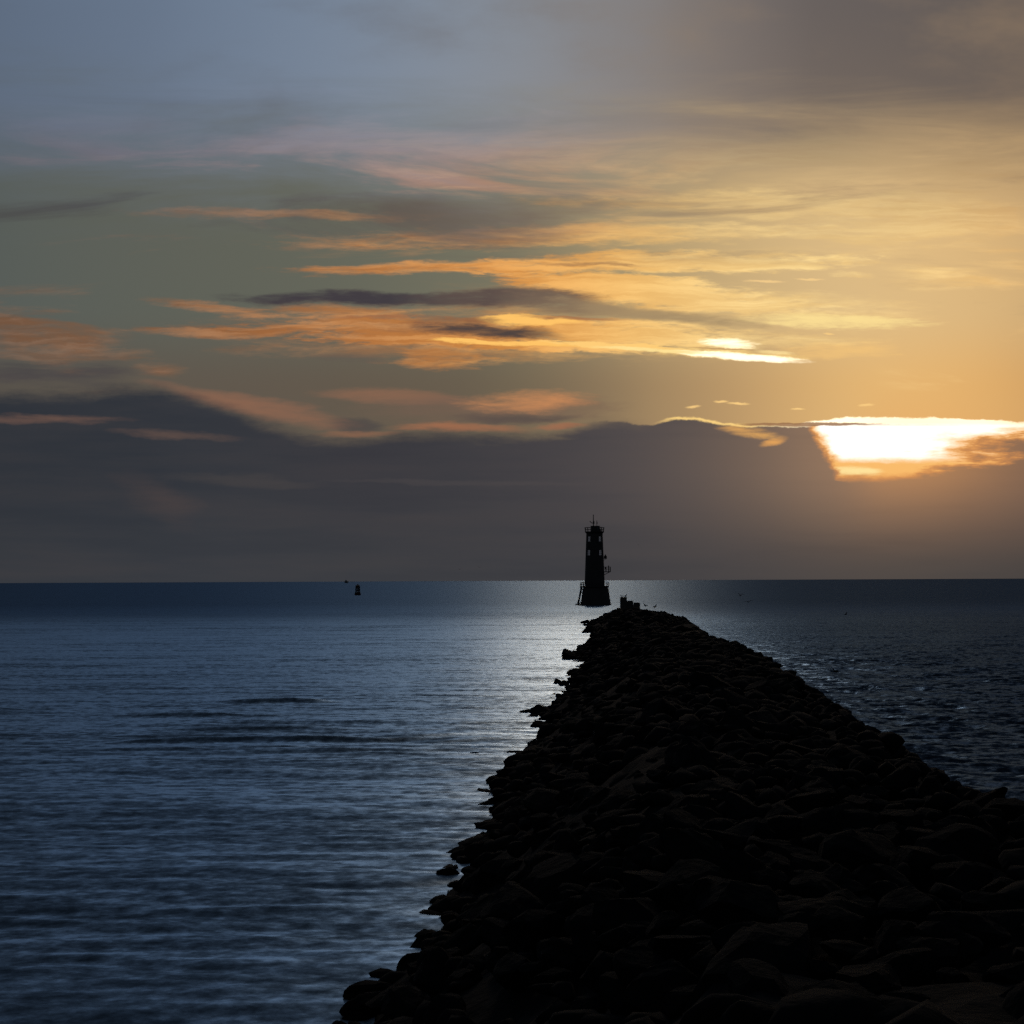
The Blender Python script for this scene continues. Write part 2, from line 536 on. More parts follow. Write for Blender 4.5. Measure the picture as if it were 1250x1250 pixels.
class MB:
    def __init__(self):
        self.v, self.f = [], []

    def add(self, v, f):
        k = len(self.v)
        self.v += [tuple(p) for p in v]
        self.f += [tuple(i + k for i in q) for q in f]

    def box(self, c, s, rot=None, taper=1.0):
        x, y, z = (v / 2 for v in s)
        q = []
        for zz, kk in ((-z, 1), (z, taper)):
            for xx, yy in ((-x, -y), (x, -y), (x, y), (-x, y)):
                p = Vector((xx * kk, yy * kk, zz))
                if rot:
                    p = rot @ p
                q.append(Vector(c) + p)
        self.add(q, [(3, 2, 1, 0), (4, 5, 6, 7), (0, 1, 5, 4), (1, 2, 6, 5), (2, 3, 7, 6), (3, 0, 4, 7)])

    def tube(self, a, b, r, r2=None, n=8):
        a, b = Vector(a), Vector(b)
        r2 = r if r2 is None else r2
        q = (b - a).to_track_quat('Z', 'Y')
        vs = []
        for p, rr in ((a, r), (b, r2)):
            for i in range(n):
                w = 2 * math.pi * i / n
                vs.append(p + q @ Vector((rr * math.cos(w), rr * math.sin(w), 0)))
        fs = [(i, (i + 1) % n, n + (i + 1) % n, n + i) for i in range(n)]
        fs += [tuple(range(n - 1, -1, -1)), tuple(range(n, 2 * n))]
        self.add(vs, fs)

    def path(self, pts, r, n=6, closed=False):
        pts = [Vector(p) for p in pts]
        L = len(pts)
        for i in range(L if closed else L - 1):
            self.tube(pts[i], pts[(i + 1) % L], r, n=n)

    def lathe(self, prof, n=32, cap=True, c=(0, 0, 0)):
        vs = []
        for r, z in prof:
            for i in range(n):
                w = 2 * math.pi * i / n
                vs.append((c[0] + r * math.cos(w), c[1] + r * math.sin(w), c[2] + z))
        fs = []
        for k in range(len(prof) - 1):
            for i in range(n):
                j = (i + 1) % n
                fs.append((k * n + i, k * n + j, (k + 1) * n + j, (k + 1) * n + i))
        if cap:
            fs.append(tuple(range(n - 1, -1, -1)))
            fs.append(tuple((len(prof) - 1) * n + i for i in range(n)))
        self.add(vs, fs)

    def build(self, name, m, parent=None, smooth=False):
        return link_mesh(name, self.v, self.f, m, parent, smooth)


# ---------------------------------------------------------------- breakwater outline
left_px = [(711, 763.4), (715, 772), (723, 778.7), (697, 797), (693, 804), (708, 809.5), (690, 827), (684, 836.5), (700, 845), (672, 858), (657, 869), (660, 880), (653, 889), (673, 896), (668, 903), (652, 911), (634, 918), (619, 926)]
pts = sorted([(wl(x, y).y, wl(x, y).x) for x, y in left_px])
near = [(-10, -3.6), (0, -2.6), (8, -2.5), (14, -2.0), (19, -2.0), (24, -1.2), (29, -1.35), (34, -.6), (40, -.75)]
LD = np.array([a for a, _ in near] + [a for a, _ in pts] + [205, 214, 219])
LX = np.array([c for _, c in near] + [c for _, c in pts] + [7.6, 8.3, 10.0])
RD = np.array([-10, 0, 8, 27.2, 41.3, 54.3, 70, 78, 88, 105, 137, 170, 200, 214, 219])
RX = np.array([3.1, 3.4, 3.85, 4.8, 5.5, 6.2, 6.9, 7.35, 7.9, 8.75, 10.2, 11.6, 12.7, 12.9, 11.5])
RZ = np.array([2.3, 2.3, 2.3, 2.2, 2.40, 2.50, 2.3, 2.1, 2.2, 2.35, 2.15, 1.75, 1.40, 1.0, .2])


def bw(x, d):
    """height of the rubble mound"""
    xl, xr, zc = np.interp(d, LD, LX), np.interp(d, RD, RX), np.interp(d, RD, RZ)
    run = np.minimum(3.6, (xr - xl) * .55)
    zl = -.15 + (zc + .05) * np.clip((x - xl) / run, -.4, 1.0) ** 1.0
    zr = zc - np.maximum(0, x - xr) * .75
    z = np.minimum(np.minimum(zl, zr), zc)
    return np.maximum(z, -1.2)


def vnoise(x, y, seed=0):
    r = np.random.default_rng(seed)
    out = np.zeros_like(x)
    for k in range(14):
        L = .5 * 1.32 ** k * .8
        a = r.uniform(0, 6.28)
        out += np.sin((x * math.cos(a) + y * math.sin(a)) * 6.283 / L + r.uniform(0, 6.28)) * L ** .5 * .035
    return out


ds = [-10.0]
while ds[-1] < 219:
    ds.append(ds[-1] + max(.35, .012 * abs(ds[-1])))
ds = np.array(ds)
nc = 56
core_v, core_f = [], []
for i, d in enumerate(ds):
    xl, xr, zc = np.interp(d, LD, LX), np.interp(d, RD, RX), np.interp(d, RD, RZ)
    xs = np.linspace(xl - 1.0, xr + (zc + 1.2) / .75, nc)
    z = bw(xs, d) + vnoise(xs, np.full(nc, d), 3) * .55 - .22
    core_v += [(float(x), float(d), float(zz)) for x, zz in zip(xs, z)]
for i in range(len(ds) - 1):
    for j in range(nc - 1):
        a = i * nc + j
        core_f.append((a, a + 1, a + nc + 1, a + nc))
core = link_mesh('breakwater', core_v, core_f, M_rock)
tag(core, 'long dark rubble mound breakwater running out towards the lighthouse', 'breakwater')

# ---------------------------------------------------------------- boulders


def rock_mesh(seed, sub=2, flat=.7):
    r = random.Random(seed)
    bm = bmesh.new()
    bmesh.ops.create_icosphere(bm, subdivisions=sub, radius=1.0)
    planes = []
    for _ in range(15):
        n = Vector((r.gauss(0, 1), r.gauss(0, 1), r.gauss(0, 1))).normalized()
        planes.append((n, r.uniform(.46, .74)))
    sc = Vector((r.uniform(.85, 1.3), r.uniform(.7, 1.1), flat * r.uniform(.8, 1.25)))
    for v in bm.verts:
        p = v.co.copy()
        for n, dd in planes:
            k = p.dot(n)
            if k > dd:
                p -= n * (k - dd)
        p += Vector((r.uniform(-1, 1), r.uniform(-1, 1), r.uniform(-1, 1))) * .022
        v.co = Vector((p.x * sc.x, p.y * sc.y, p.z * sc.z)) * .98
    me = bpy.data.meshes.new('boulder')
    bm.to_mesh(me)
    bm.free()
    me.materials.append(M_rock)
    return me


rocks_hi = [rock_mesh(100 + k, 3) for k in range(10)]
rocks_lo = [rock_mesh(200 + k, 2) for k in range(10)]


def rock_thing(name, me, loc, s, rot, label, group=None):
    o = bpy.data.objects.new(name, me)
    COL.objects.link(o)
    o.location = loc
    o.scale = s
    o.rotation_euler = rot
    return tag(o, label, 'rock', group)


# scatter over the whole mound
cand = []
d = 5.0
while d < 217:
    step = max(.37, .0056 * d)
    xl, xr, zc = np.interp(d, LD, LX), np.interp(d, RD, RX), np.interp(d, RD, RZ)
    x = xl - .1
    while x < xr + 2.2:
        s = random.uniform(.15, .36) * (.85 if d < 25 else 1) * (1 if d < 60 else random.uniform(.8, 1.35))
        if random.random() < .10:
            s *= 1.5
        if x > xr - .8:
            s = min(s * .8, .30)
        jx, jd = x + random.uniform(-.3, .3), d + random.uniform(-.5, .5) * step
        z = float(bw(np.array(jx), jd)) + random.uniform(-.15, .12) * s - .10
        if jd > 205:
            s *= .7
        cand.append((jx, jd, z, s))
        x += random.uniform(.31, .58) * (1 if d < 80 else 1.3)
    d += step * random.uniform(.8, 1.2)


def infr(c):
    x, d, z, s = c
    xr = np.interp(d, RD, RX)
    return d > 7 and abs(x / d) < .25 and (EYE - z) / d < .215 and x < xr + .3


seen = sorted([c for c in cand if infr(c)], key=lambda c: -c[3] / c[1])
single = seen[:260]
sset = set(id(c) for c in single)
BL_LABEL = 'dark angular boulder packed among others on the black breakwater slope'
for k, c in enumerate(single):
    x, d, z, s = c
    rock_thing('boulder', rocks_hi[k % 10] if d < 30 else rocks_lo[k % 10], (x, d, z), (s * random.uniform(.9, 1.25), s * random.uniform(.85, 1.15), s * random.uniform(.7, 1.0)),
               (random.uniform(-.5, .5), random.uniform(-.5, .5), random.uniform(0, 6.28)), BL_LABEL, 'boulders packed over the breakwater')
VV, FF, off = [], [], 0
base = []
for me in [rock_mesh(300 + k, 2) for k in range(10)]:
    v = np.empty(len(me.vertices) * 3)
    me.vertices.foreach_get('co', v)
    base.append((v.reshape(-1, 3), np.array([list(p.vertices) for p in me.polygons])))
    bpy.data.meshes.remove(me)
for k, c in enumerate(cand):
    if id(c) in sset:
        continue
    x, d, z, s = c
    v, f = base[k % 10]
    R = np.array(Matrix.Rotation(random.uniform(0, 6.28), 3, 'Z') @ Matrix.Rotation(random.uniform(-.5, .5), 3, 'X'))
    w = (v * s * np.array([1.1, 1, .85])) @ R.T + np.array([x, d, z])
    VV.append(w)
    FF.append(f + off)
    off += len(w)
VV = np.concatenate(VV)
FF = np.concatenate(FF)
me = bpy.data.meshes.new('rubble')
me.vertices.add(len(VV))
me.vertices.foreach_set('co', VV.ravel())
me.loops.add(FF.size)
me.loops.foreach_set('vertex_index', FF.ravel().astype(np.int32))
me.polygons.add(len(FF))
me.polygons.foreach_set('loop_start', np.arange(0, FF.size, 3, dtype=np.int32))
me.polygons.foreach_set('loop_total', np.full(len(FF), 3, dtype=np.int32))
me.update(calc_edges=True)
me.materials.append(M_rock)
rub = bpy.data.objects.new('rubble', me)
COL.objects.link(rub)
tag(rub, 'black loose rubble covering the breakwater between its larger boulders', 'rubble', kind='stuff')

# rocks that stand out against the bright water: x, y of waterline, width px, height px, seed, label
edge_rocks = [
    (561, 919.5, 13, 2.5, 1, 'low flat rock barely awash, farthest out from the breakwater foot'),
    (578, 921, 11, 4, 2, 'small rounded rock in shallow water between the awash slab and breakwater foot'),
    (642, 869.5, 20, 3.5, 3, 'thin flat slab of rock lying in the water beside the breakwater'),
    (648, 876, 18, 4, 4, 'low pointed rock just below the thin flat slab at the water edge'),
    (661, 871.5, 30, 12, 5, 'big rounded boulder hump at the left water edge above the thin flat slab'),
    (679, 834, 11, 6, 6, 'small triangular rock standing alone in water left of the breakwater'),
    (687, 837.5, 14, 9, 7, 'peaked dark rock right beside the small lone triangular rock'),
    (682, 851, 12, 3.5, 8, 'flat little rock in water, one of a cluster under the triangular rocks'),
    (671, 853.2, 6, 2.6, 9, 'tiniest dark stone poking from the water near the flat rock cluster'),
    (676, 848.3, 9, 2.4, 10, 'thin sliver of rock above the tiniest stone in the water'),
    (692, 845.8, 16, 3.4, 11, 'thin rock ledge touching the breakwater just under the triangular rocks'),
    (698, 804.5, 26, 13, 12, 'large wedge shaped boulder jutting left into the brightest silver water'),
    (716, 761.8, 14, 7, 13, 'pointed outer boulder at the far end of the breakwater beside the glare'),
    (716, 772.7, 16, 7, 14, 'flat nosed boulder below the pointed outer one near the breakwater tip'),
    (655, 887.5, 22, 9, 15, 'blunt boulder at the water edge with a dark ripple running out from it'),
    (652, 911, 26, 12, 16, 'broad low boulder in the foreground shallows at the breakwater foot'),
    (627, 920, 24, 5, 17, 'long low rock tongue reaching left at the foreground water edge'),
    (724, 777.5, 10, 7, 18, 'small notched boulder with a gap of light beside it on the far water edge'),
    (700, 825, 18, 11, 19, 'upright boulder on the left water edge above the lone triangular rock'),
    (643.5, 907, 6, 1.6, 20, 'small dark stone awash off the broad low foreground boulder'),
]
for x, y, w, hpx, sd_, lab in edge_rocks:
    p = wl(x, y)
    m_per = p.y / F
    W, H = w * m_per, hpx * m_per
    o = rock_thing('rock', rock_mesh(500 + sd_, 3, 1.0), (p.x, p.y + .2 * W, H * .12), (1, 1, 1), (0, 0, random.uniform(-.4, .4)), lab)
    dim = o.data
    xs = [v.co.x for v in dim.vertices]
    zs = [v.co.z for v in dim.vertices]
    kx_, kz_ = W / (max(xs) - min(xs)), 1.55 * H / (max(zs) - min(zs))
    o.scale = (kx_, kx_ * .9, kz_)

# the ruined concrete block near the tip
p = P(761, 741, 196)
ruin = empty('concrete_ruin', (p.x, p.y, 1.1))
tag(ruin, 'broken stepped concrete block standing on the crest near the breakwater tip', 'ruin')
mp = 196 / F
mb = MB()
zt = P(761, 728.8, 196).z - 1.1
R3 = Matrix.Rotation(.03, 3, 'Y')
mb.box((0, 0, zt / 2 - .1), (8.2 * mp, .9, zt + .2), taper=.93)
mb.build('block', M_crete, ruin)
mb = MB()
z2 = P(761, 733.4, 196).z - 1.1
mb.box((8.2 * mp, .05, z2 / 2 - .1), (8 * mp, .8, z2 + .2), Matrix.Rotation(-.05, 3, 'Y'), taper=.9)
z3 = P(761, 735.6, 196).z - 1.1
mb.box((16 * mp, .05, z3 / 2 - .1), (8 * mp, .85, z3 + .2), Matrix.Rotation(.06, 3, 'Y'), taper=.92)
mb.build('step', M_crete, ruin)

# ---------------------------------------------------------------- the water sheet
prow = np.concatenate([np.arange(640, 270, -.7), np.arange(270, 36, -.34), np.arange(36, 12, -.4), np.arange(12, .9, -.25), np.geomspace(.9, .12, 10)])
DR = EYE * F / prow
az = np.linspace(-.36, .36, 760)
nr, ncw = len(DR), len(az)
X = DR[:, None] * np.tan(az)[None, :]
D = np.repeat(DR[:, None], ncw, 1)


def sstep(a, b_, v):
    q = np.clip((v - a) / (b_ - a), 0, 1)
    return q * q * (3 - 2 * q)


tfar = sstep(175, 290, D)
chopA = sstep(0, 1, (X - (1.0 + .047 * D)) / (4.0 + D * .012)) * (1 - tfar) + .5 * tfar
Z = np.zeros_like(X)
dyrow = (np.abs(np.gradient(DR)))[:, None]
r = np.random.default_rng(5)
for k in range(26):                       # long low swell in the lee
    lam = r.uniform(2.2, 13)
    th = r.normal(0, .07)
    kk = 2 * math.pi / lam
    amp = .011 / kk * (lam / 7) ** .3
    att = np.clip((lam / dyrow - 2.5) / 3, 0, 1)
    mod = .5 + .5 * np.sin(X / r.uniform(9, 26) + D / r.uniform(20, 60) + r.uniform(0, 6.28))
    Z += amp * att * mod * (1 - .6 * chopA) * np.sin(kk * (X * math.sin(th) + D * math.cos(th)) + r.uniform(0, 6.28))
for k in range(26):                       # small wavelets in the lee
    lam = .45 * 1.07 ** k
    th = r.normal(0, .22)
    kk = 2 * math.pi / lam
    att = np.clip((lam / dyrow - 2.0) / 2.5, 0, 1)
    mod = .55 + .45 * np.sin(X / r.uniform(3, 9) + D / r.uniform(5, 14) + r.uniform(0, 6.28))
    Z += .015 / kk * att * mod * (1 - chopA) * np.sin(kk * (X * math.sin(th) + D * math.cos(th)) + r.uniform(0, 6.28))
for k in range(44):                       # wind chop on the open side
    lam = .5 * 1.042 ** k
    th = r.normal(.5, .55)
    kk = 2 * math.pi / lam
    amp = .030 / kk
    att = np.clip((lam / dyrow - 2.0) / 2.5, 0, 1)
    Z += amp * att * chopA * np.sin(kk * (X * math.sin(th) + D * math.cos(th)) + r.uniform(0, 6.28))
ripple = []
for k in range(120):
    y0 = 760 + 480 * r.uniform(0, 1) ** .8
    ripple.append((r.uniform(60, 640), y0, r.uniform(70, 280), r.uniform(.025, .065) * (1.3 if 860 < y0 < 925 else .7)))
# a few steeper ripple fronts, where the photograph shows dark lines
KEY = (.161, .091, .101, .162, .103, .102, .071, .061)
for (x0, y0, hwpx, amp) in [(335, 858, 62, .161), (225, 872, 60, .091), (330, 890, 90, .101), (290, 905, 150, .162), (470, 904, 150, .103), (260, 918, 190, .102), (560, 912, 120, .061), (450, 897, 160, .061), (250, 896, 120, .061), (380, 883, 220, .061), (600, 904, 90, .071), (300, 913, 160, .071), (500, 918, 150, .071), (260, 845, 150, .061), (480, 850, 120, .061), (420, 833, 60, .05), (560, 897, 90, .07), (600, 883, 55, .05), (520, 915, 110, .06),
                            (210, 807, 80, .07), (330, 806, 90, .07), (640, 907, 60, .05), (590, 887, 70, .05), (300, 920, 90, .07)] + ripple:
    amp2 = amp * (1.0 if amp == .161 else .85 if amp in KEY else .5)
    c = wl(x0, y0)
    hw = hwpx / F * c.y
    wd = .20 + c.y * .0028
    bend = .28 * np.sin(X / 2.7 + x0) + .14 * np.sin(X / 1.1 + y0) + .07 * np.sin(X / .43 + x0 * 2)
    q = (D - c.y + bend) / wd
    along = 1.0 if amp in KEY else .62 + .38 * np.sin(X * 1.7 + D * .4 + y0 * 3.1) * np.sin(X * .63 + x0)
    Z += amp2 * along * np.exp(-q * q) * np.exp(-((X - c.x) / hw) ** 4)
verts = np.stack([X, D, Z], -1).reshape(-1, 3)
ii = np.arange((nr - 1) * ncw).reshape(nr - 1, ncw)[:, :-1].ravel()
quads = np.stack([ii, ii + 1, ii + ncw + 1, ii + ncw], -1)
# flat sea all round, a little lower so that it never crosses the waves
B = 36000.0
ov = np.array([(-B, -B, -.6), (B, -B, -.6), (B, B, -.6), (-B, B, -.6)])
k0 = len(verts)
verts = np.concatenate([verts, ov])
quads = np.concatenate([quads, np.array([[k0, k0 + 1, k0 + 2, k0 + 3]])])
me = bpy.data.meshes.new('water')
me.vertices.add(len(verts))
me.vertices.foreach_set('co', verts.ravel())
me.loops.add(quads.size)
me.loops.foreach_set('vertex_index', quads.ravel().astype(np.int32))
me.polygons.add(len(quads))
me.polygons.foreach_set('loop_start', np.arange(0, quads.size, 4, dtype=np.int32))
me.polygons.foreach_set('loop_total', np.full(len(quads), 4, dtype=np.int32))
me.polygons.foreach_set('use_smooth', np.ones(len(quads), dtype=bool))
me.update(calc_edges=True)
ca = me.attributes.new('chop', 'FLOAT', 'POINT')
ca.data.foreach_set('value', np.concatenate([chopA.ravel(), np.ones(4)]).astype(np.float32))
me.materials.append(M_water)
wo_ = bpy.data.objects.new('water', me)
COL.objects.link(wo_)
tag(wo_, 'dark blue evening sea, calm to the left of the breakwater', kind='structure')

# ---------------------------------------------------------------- lighthouse
D_L = 341.0
mz = D_L / F / 7.8125                     # metres per enlarged-view unit


def lx(zx):
    return (zx - 437) * mz


def lz(zy):
    return (1006 - zy) * mz


base_p = P(670 + 437 / 7.8125, 610 + 1006 / 7.8125, D_L)
LH = empty('lighthouse', (base_p.x, base_p.y, 0.0))
tag(LH, 'tall dark tapering lighthouse tower standing in the sea beyond the breakwater tip', 'lighthouse')
mb = MB()
cxp = lx(446)
u_ = mz
mb.lathe([(147 * u_, -1.5), (147 * u_, -.02), (149 * u_, 0), (149 * u_, .2), (144 * u_, .22), (121 * u_, lz(838))], n=40, c=(cxp, 0, 0))
mb.build('plinth', M_tower, LH)
mb = MB()
zdk = lz(834)
mb.lathe([(115 * u_, zdk - .1), (134 * u_, zdk + .02), (134 * u_, zdk + .20), (110 * u_, zdk + .22)], n=40, c=(lx(441), 0, 0))
mb.build('lower_deck', M_iron, LH)
# tower wall with open window bays
r0, r1 = 97 * mz, 78 * mz
zb, ztop = zdk + .1, lz(312)
win_z = [(lz(530), lz(480)), (lz(398), lz(350))]
a_edges = [math.radians(v) for v in (30, 56)]
angs = sorted(set([round(math.radians(q), 5) for q in range(0, 360, 10)]))
wins = []
for cdeg in (-43, 43, 137, 223):
    wins.append((math.radians(cdeg - 13), math.radians(cdeg + 13)))
full = set()
for i in range(36):
    full.add(round(math.radians(i * 10) % (2 * math.pi), 4))
for a, c in wins:
    full.add(round(a % (2 * math.pi), 4))
    full.add(round(c % (2 * math.pi), 4))
full = sorted(full)
# drop edges that nearly coincide with window edges
wset = [round(v % (2 * math.pi), 4) for ac in wins for v in ac]
full = [a for a in full if a in wset or min(abs(a - w) for w in wset) > .05]
zs = [zb, win_z[0][0], win_z[0][1], win_z[1][0], win_z[1][1], ztop]


def rad(z):
    return r0 + (r1 - r0) * (z - zb) / (ztop - zb)


def inwin(a):
    for q, c in wins:
        lo, hi = q % (2 * math.pi), c % (2 * math.pi)
        if lo < hi and lo < a < hi:
            return True
        if lo > hi and (a > lo or a < hi):
            return True
    return False


def pt(a, rr, z):                          # angle 0 faces the observer
    return (rr * math.sin(a), -rr * math.cos(a), z)


vs, fs = [], []
n = len(full)
TH = .11
for z in zs:
    for a in full:
        vs.append(pt(a, rad(z), z))
K = len(vs)
for z in zs:
    for a in full:
        vs.append(pt(a, rad(z) - TH, z))


def idx(k, i, inner):
    return (K if inner else 0) + k * n + i % n


hole_c = {}
for k in range(5):
    for i in range(n):
        a0, a1_ = full[i], full[(i + 1) % n] + (2 * math.pi if i == n - 1 else 0)
        mid = ((a0 + a1_) / 2) % (2 * math.pi)
        isw = k in (1, 3) and inwin(mid)
        hole_c[(k, i)] = isw
for k in range(5):
    for i in range(n):
        if not hole_c[(k, i)]:
            fs.append((idx(k, i, 0), idx(k, i + 1, 0), idx(k + 1, i + 1, 0), idx(k + 1, i, 0)))
            fs.append((idx(k, i, 1), idx(k + 1, i, 1), idx(k + 1, i + 1, 1), idx(k, i + 1, 1)))
        else:
            fs.append((idx(k, i, 0), idx(k, i + 1, 0), idx(k, i + 1, 1), idx(k, i, 1)))
            fs.append((idx(k + 1, i, 0), idx(k + 1, i, 1), idx(k + 1, i + 1, 1), idx(k + 1, i + 1, 0)))
            if not hole_c[(k, (i - 1) % n)]:
                fs.append((idx(k, i, 0), idx(k, i, 1), idx(k + 1, i, 1), idx(k + 1, i, 0)))
            if not hole_c[(k, (i + 1) % n)]:
                fs.append((idx(k, i + 1, 0), idx(k + 1, i + 1, 0), idx(k + 1, i + 1, 1), idx(k, i + 1, 1)))
link_mesh('tower_wall', vs, fs, M_tower, LH)
for z0, z1 in win_z:
    for a, c in wins:
        fm = MB()
        zm = (z0 + z1) / 2
        am = (a + c) / 2
        rr = lambda z: rad(z) - .05
        fm.tube(pt(am, rr(z0), z0), pt(am, rr(z1), z1), .02, n=6)
        for q in (.33, .66):
            zz = z0 + (z1 - z0) * q
            fm.path([pt(a + (c - a) * s_ / 4, rr(zz), zz) for s_ in range(5)], .014, n=6)
        wo2 = fm.build('window', M_iron, LH)
        gm = MB()
        vv, ff = [], []
        for s_ in range(5):
            aa = a + (c - a) * s_ / 4
            for zz, ro in ((z0, -.045), (z1, -.045), (z0, -.060), (z1, -.060)):
                vv.append(pt(aa, rad(zz) + ro, zz))
        for s_ in range(4):
            q = s_ * 4
            ff += [(q, q + 4, q + 5, q + 1), (q + 2, q + 3, q + 7, q + 6)]
        gm.add(vv, ff)
        gm.build('pane', M_glass, wo2)


def railing(z, r_, hgt, nposts, name, flare=0.0, r_t=.035, a0=0, a1_=2 * math.pi):
    m = MB()
    seg = 36
    for q in (.5, 1.0):
        m.path([pt(a0 + (a1_ - a0) * s_ / seg, r_ + flare * q, z + hgt * q) for s_ in range(seg + 1)], r_t, n=6)
    for s_ in range(nposts):
        a = a0 + (a1_ - a0) * s_ / (nposts if a1_ - a0 > 6.2 else nposts - 1)
        m.tube(pt(a, r_, z), pt(a, r_ + flare, z + hgt), r_t * 1.1, n=6)
    o_ = m.build(name, M_iron, LH)
    if name == 'lower_railing':
        o_.location.x = lx(441)
    return o_


railing(zdk + .2, 131 * u_, lz(785) - zdk - .2, 18, 'lower_railing')
mb = MB()
zg = lz(312)
mb.lathe([(r1 + .01, zg - .18), (lx(524), zg - .02), (lx(528), zg + .02), (lx(528), zg + .16), (.2, zg + .17)], n=40)
mb.build('gallery_deck', M_iron, LH)
railing(zg + .14, lx(526) - .03, lz(266) - zg - .12, 16, 'gallery_railing', flare=.10)
# lantern hut
mb = MB()
hb, ht = zg + .16, lz(254)
x0_, x1_, x2_ = lx(404), lx(484), lx(496)
yy = .62
q = [(x0_, -yy, hb), (x2_, -yy, hb), (x2_, yy, hb), (x0_, yy, hb), (x0_, -yy, ht), (x1_, -yy, ht), (x1_, yy, ht), (x0_, yy, ht)]
mb.add(q, [(3, 2, 1, 0), (0, 1, 5, 4), (1, 2, 6, 5), (2, 3, 7, 6), (3, 0, 4, 7), (4, 5, 6, 7)])
hut = mb.build('lantern_house', M_tower, LH)
mb = MB()
mb.box(((x0_ + x1_) / 2, 0, ht + .04), (x1_ - x0_ + .16, 1.4, .08))
mb.build('roof', M_iron, hut)
mb = MB()
mb.box((lx(466), -yy - .03, (hb + ht) / 2 + .05), (.2, .05, .55))
dr_ = mb.build('gap_strip', M_boat, hut)  # bluish strip painted where light shows through a gap in the hut
mb = MB()
mb.box((x2_ + .12, 0, hb + .42), (.05, 1.1, .78), Matrix.Rotation(-.22, 3, 'Y'))
mb.build('solar_panel', M_iron, LH)
# mast with aerial and lamp
mb = MB()
mtop = lz(147)
mx_ = lx(427)
mb.tube((mx_, 0, ht), (mx_, 0, mtop), .085, .06, n=8)
mb.lathe([(.02, mtop - .12), (.08, mtop - .1), (.08, mtop + .05), (.02, mtop + .1)], n=10, c=(mx_, 0, 0))
mast = mb.build('mast', M_iron, LH)
mb = MB()
za = lz(222)
mb.path([(mx_, 0, za), (lx(412), 0, za), (lx(402), 0, lz(214)), (lx(392), 0, lz(203))], .065, n=6)
mb.build('aerial_arm', M_iron, mast)
mb = MB()
mb.lathe([(.05, lz(232)), (.13, lz(230)), (.13, lz(206)), (.05, lz(203))], n=12, c=(mx_ + .05, 0, 0))
mb.build('lamp', M_iron, mast)
mb = MB()
mx2 = lx(460)
mb.tube((mx2, .1, ht), (mx2, .1, lz(198)), .045, n=6)
mb.lathe([(.03, lz(230)), (.10, lz(226)), (.10, lz(218)), (.03, lz(214))], n=10, c=(mx2 + .03, .1, 0))
mb.build('whip_aerial', M_iron, LH)
# fog signal on a bracket
mb = MB()
xs_ = lx(540)
mb.lathe([(.09, lz(564)), (.25, lz(561)), (.25, lz(540)), (.12, lz(532)), (.06, lz(522))], n=14, c=(xs_, 0, 0))
fg = mb.build('fog_signal', M_iron, LH)
mb = MB()
mb.path([(rad(lz(560)) - .02, 0, lz(562)), (lx(552), 0, lz(562)), (rad(lz(578)) - .02, 0, lz(578))], .035)
mb.build('bracket', M_iron, fg)
# side platform
mb = MB()
zp = lz(688)
xa, xb = rad(zp) - .03, lx(587)
mb.box(((xa + xb) / 2, 0, zp), (xb - xa, 1.0, .14))
pf = mb.build('side_platform', M_iron, LH)
mb = MB()
for s_ in (-.45, .45):
    for zx, zy in ((545, 640), (570, 628), (586, 640)):
        mb.tube((lx(zx), s_, zp), (lx(zx), s_, lz(zy)), .06, n=6)
    for zy in (642, 662):
        mb.tube((xa, s_, lz(zy)), (lx(587), s_, lz(zy)), .04, n=6)
for zy in (642, 662):
    mb.tube((lx(586), -.45, lz(zy)), (lx(586), .45, lz(zy)), .03, n=6)
mb.box((lx(540), 0, lz(650)), (.22, .35, .3))
mb.build('railing', M_iron, pf)
mb = MB()
for s_ in (-.4, .4):
    mb.tube((lx(578), s_, zp - .05), (rad(lz(716)) - .03, s_, lz(716)), .05, n=6)
mb.build('brace', M_iron, pf)
# landing ladder leaning on the left side
mb = MB()
top, bot = Vector((lx(312), -.35, lz(828))), Vector((lx(262), -.35, lz(1004)))
for s_ in (0, .7):
    mb.tube(bot + Vector((0, s_, -1.2)), top + Vector((0, s_, 0)), .15, n=8)
for k in range(1, 14):
    q = bot.lerp(top, k / 14)
    mb.tube(q, q + Vector((0, .7, 0)), .03, n=6)
ld = mb.build('ladder', M_iron, LH)
mb = MB()
mb.tube((lx(304), 0, lz(874)), (lx(332), 0, lz(908)), .07, n=6)
mb.tube((lx(296), 0, lz(868)), (lx(335), 0, lz(842)), .07, n=6)
mb.box((lx(282), 0, lz(998)), (lx(312) - lx(252), .9, .2))
mb.tube((lx(286), 0, lz(992)), (lx(312), 0, lz(976)), .07, n=6)
mb.build('stay', M_iron, ld)
mb = MB()
mb.box((lx(318), 0, lz(832)), (lx(345) - lx(298), 1.1, .16))
for zx in (300, 313, 330):
    for s_ in (-.5, .5):
        mb.tube((lx(zx), s_, lz(832)), (lx(zx), s_, lz(786)), .045, n=6)
for s_ in (-.5, .5):
    for zy in (788, 808):
        mb.tube((lx(298), s_, lz(zy)), (lx(334), s_, lz(zy)), .03, n=6)
mb.build('landing', M_iron, LH)

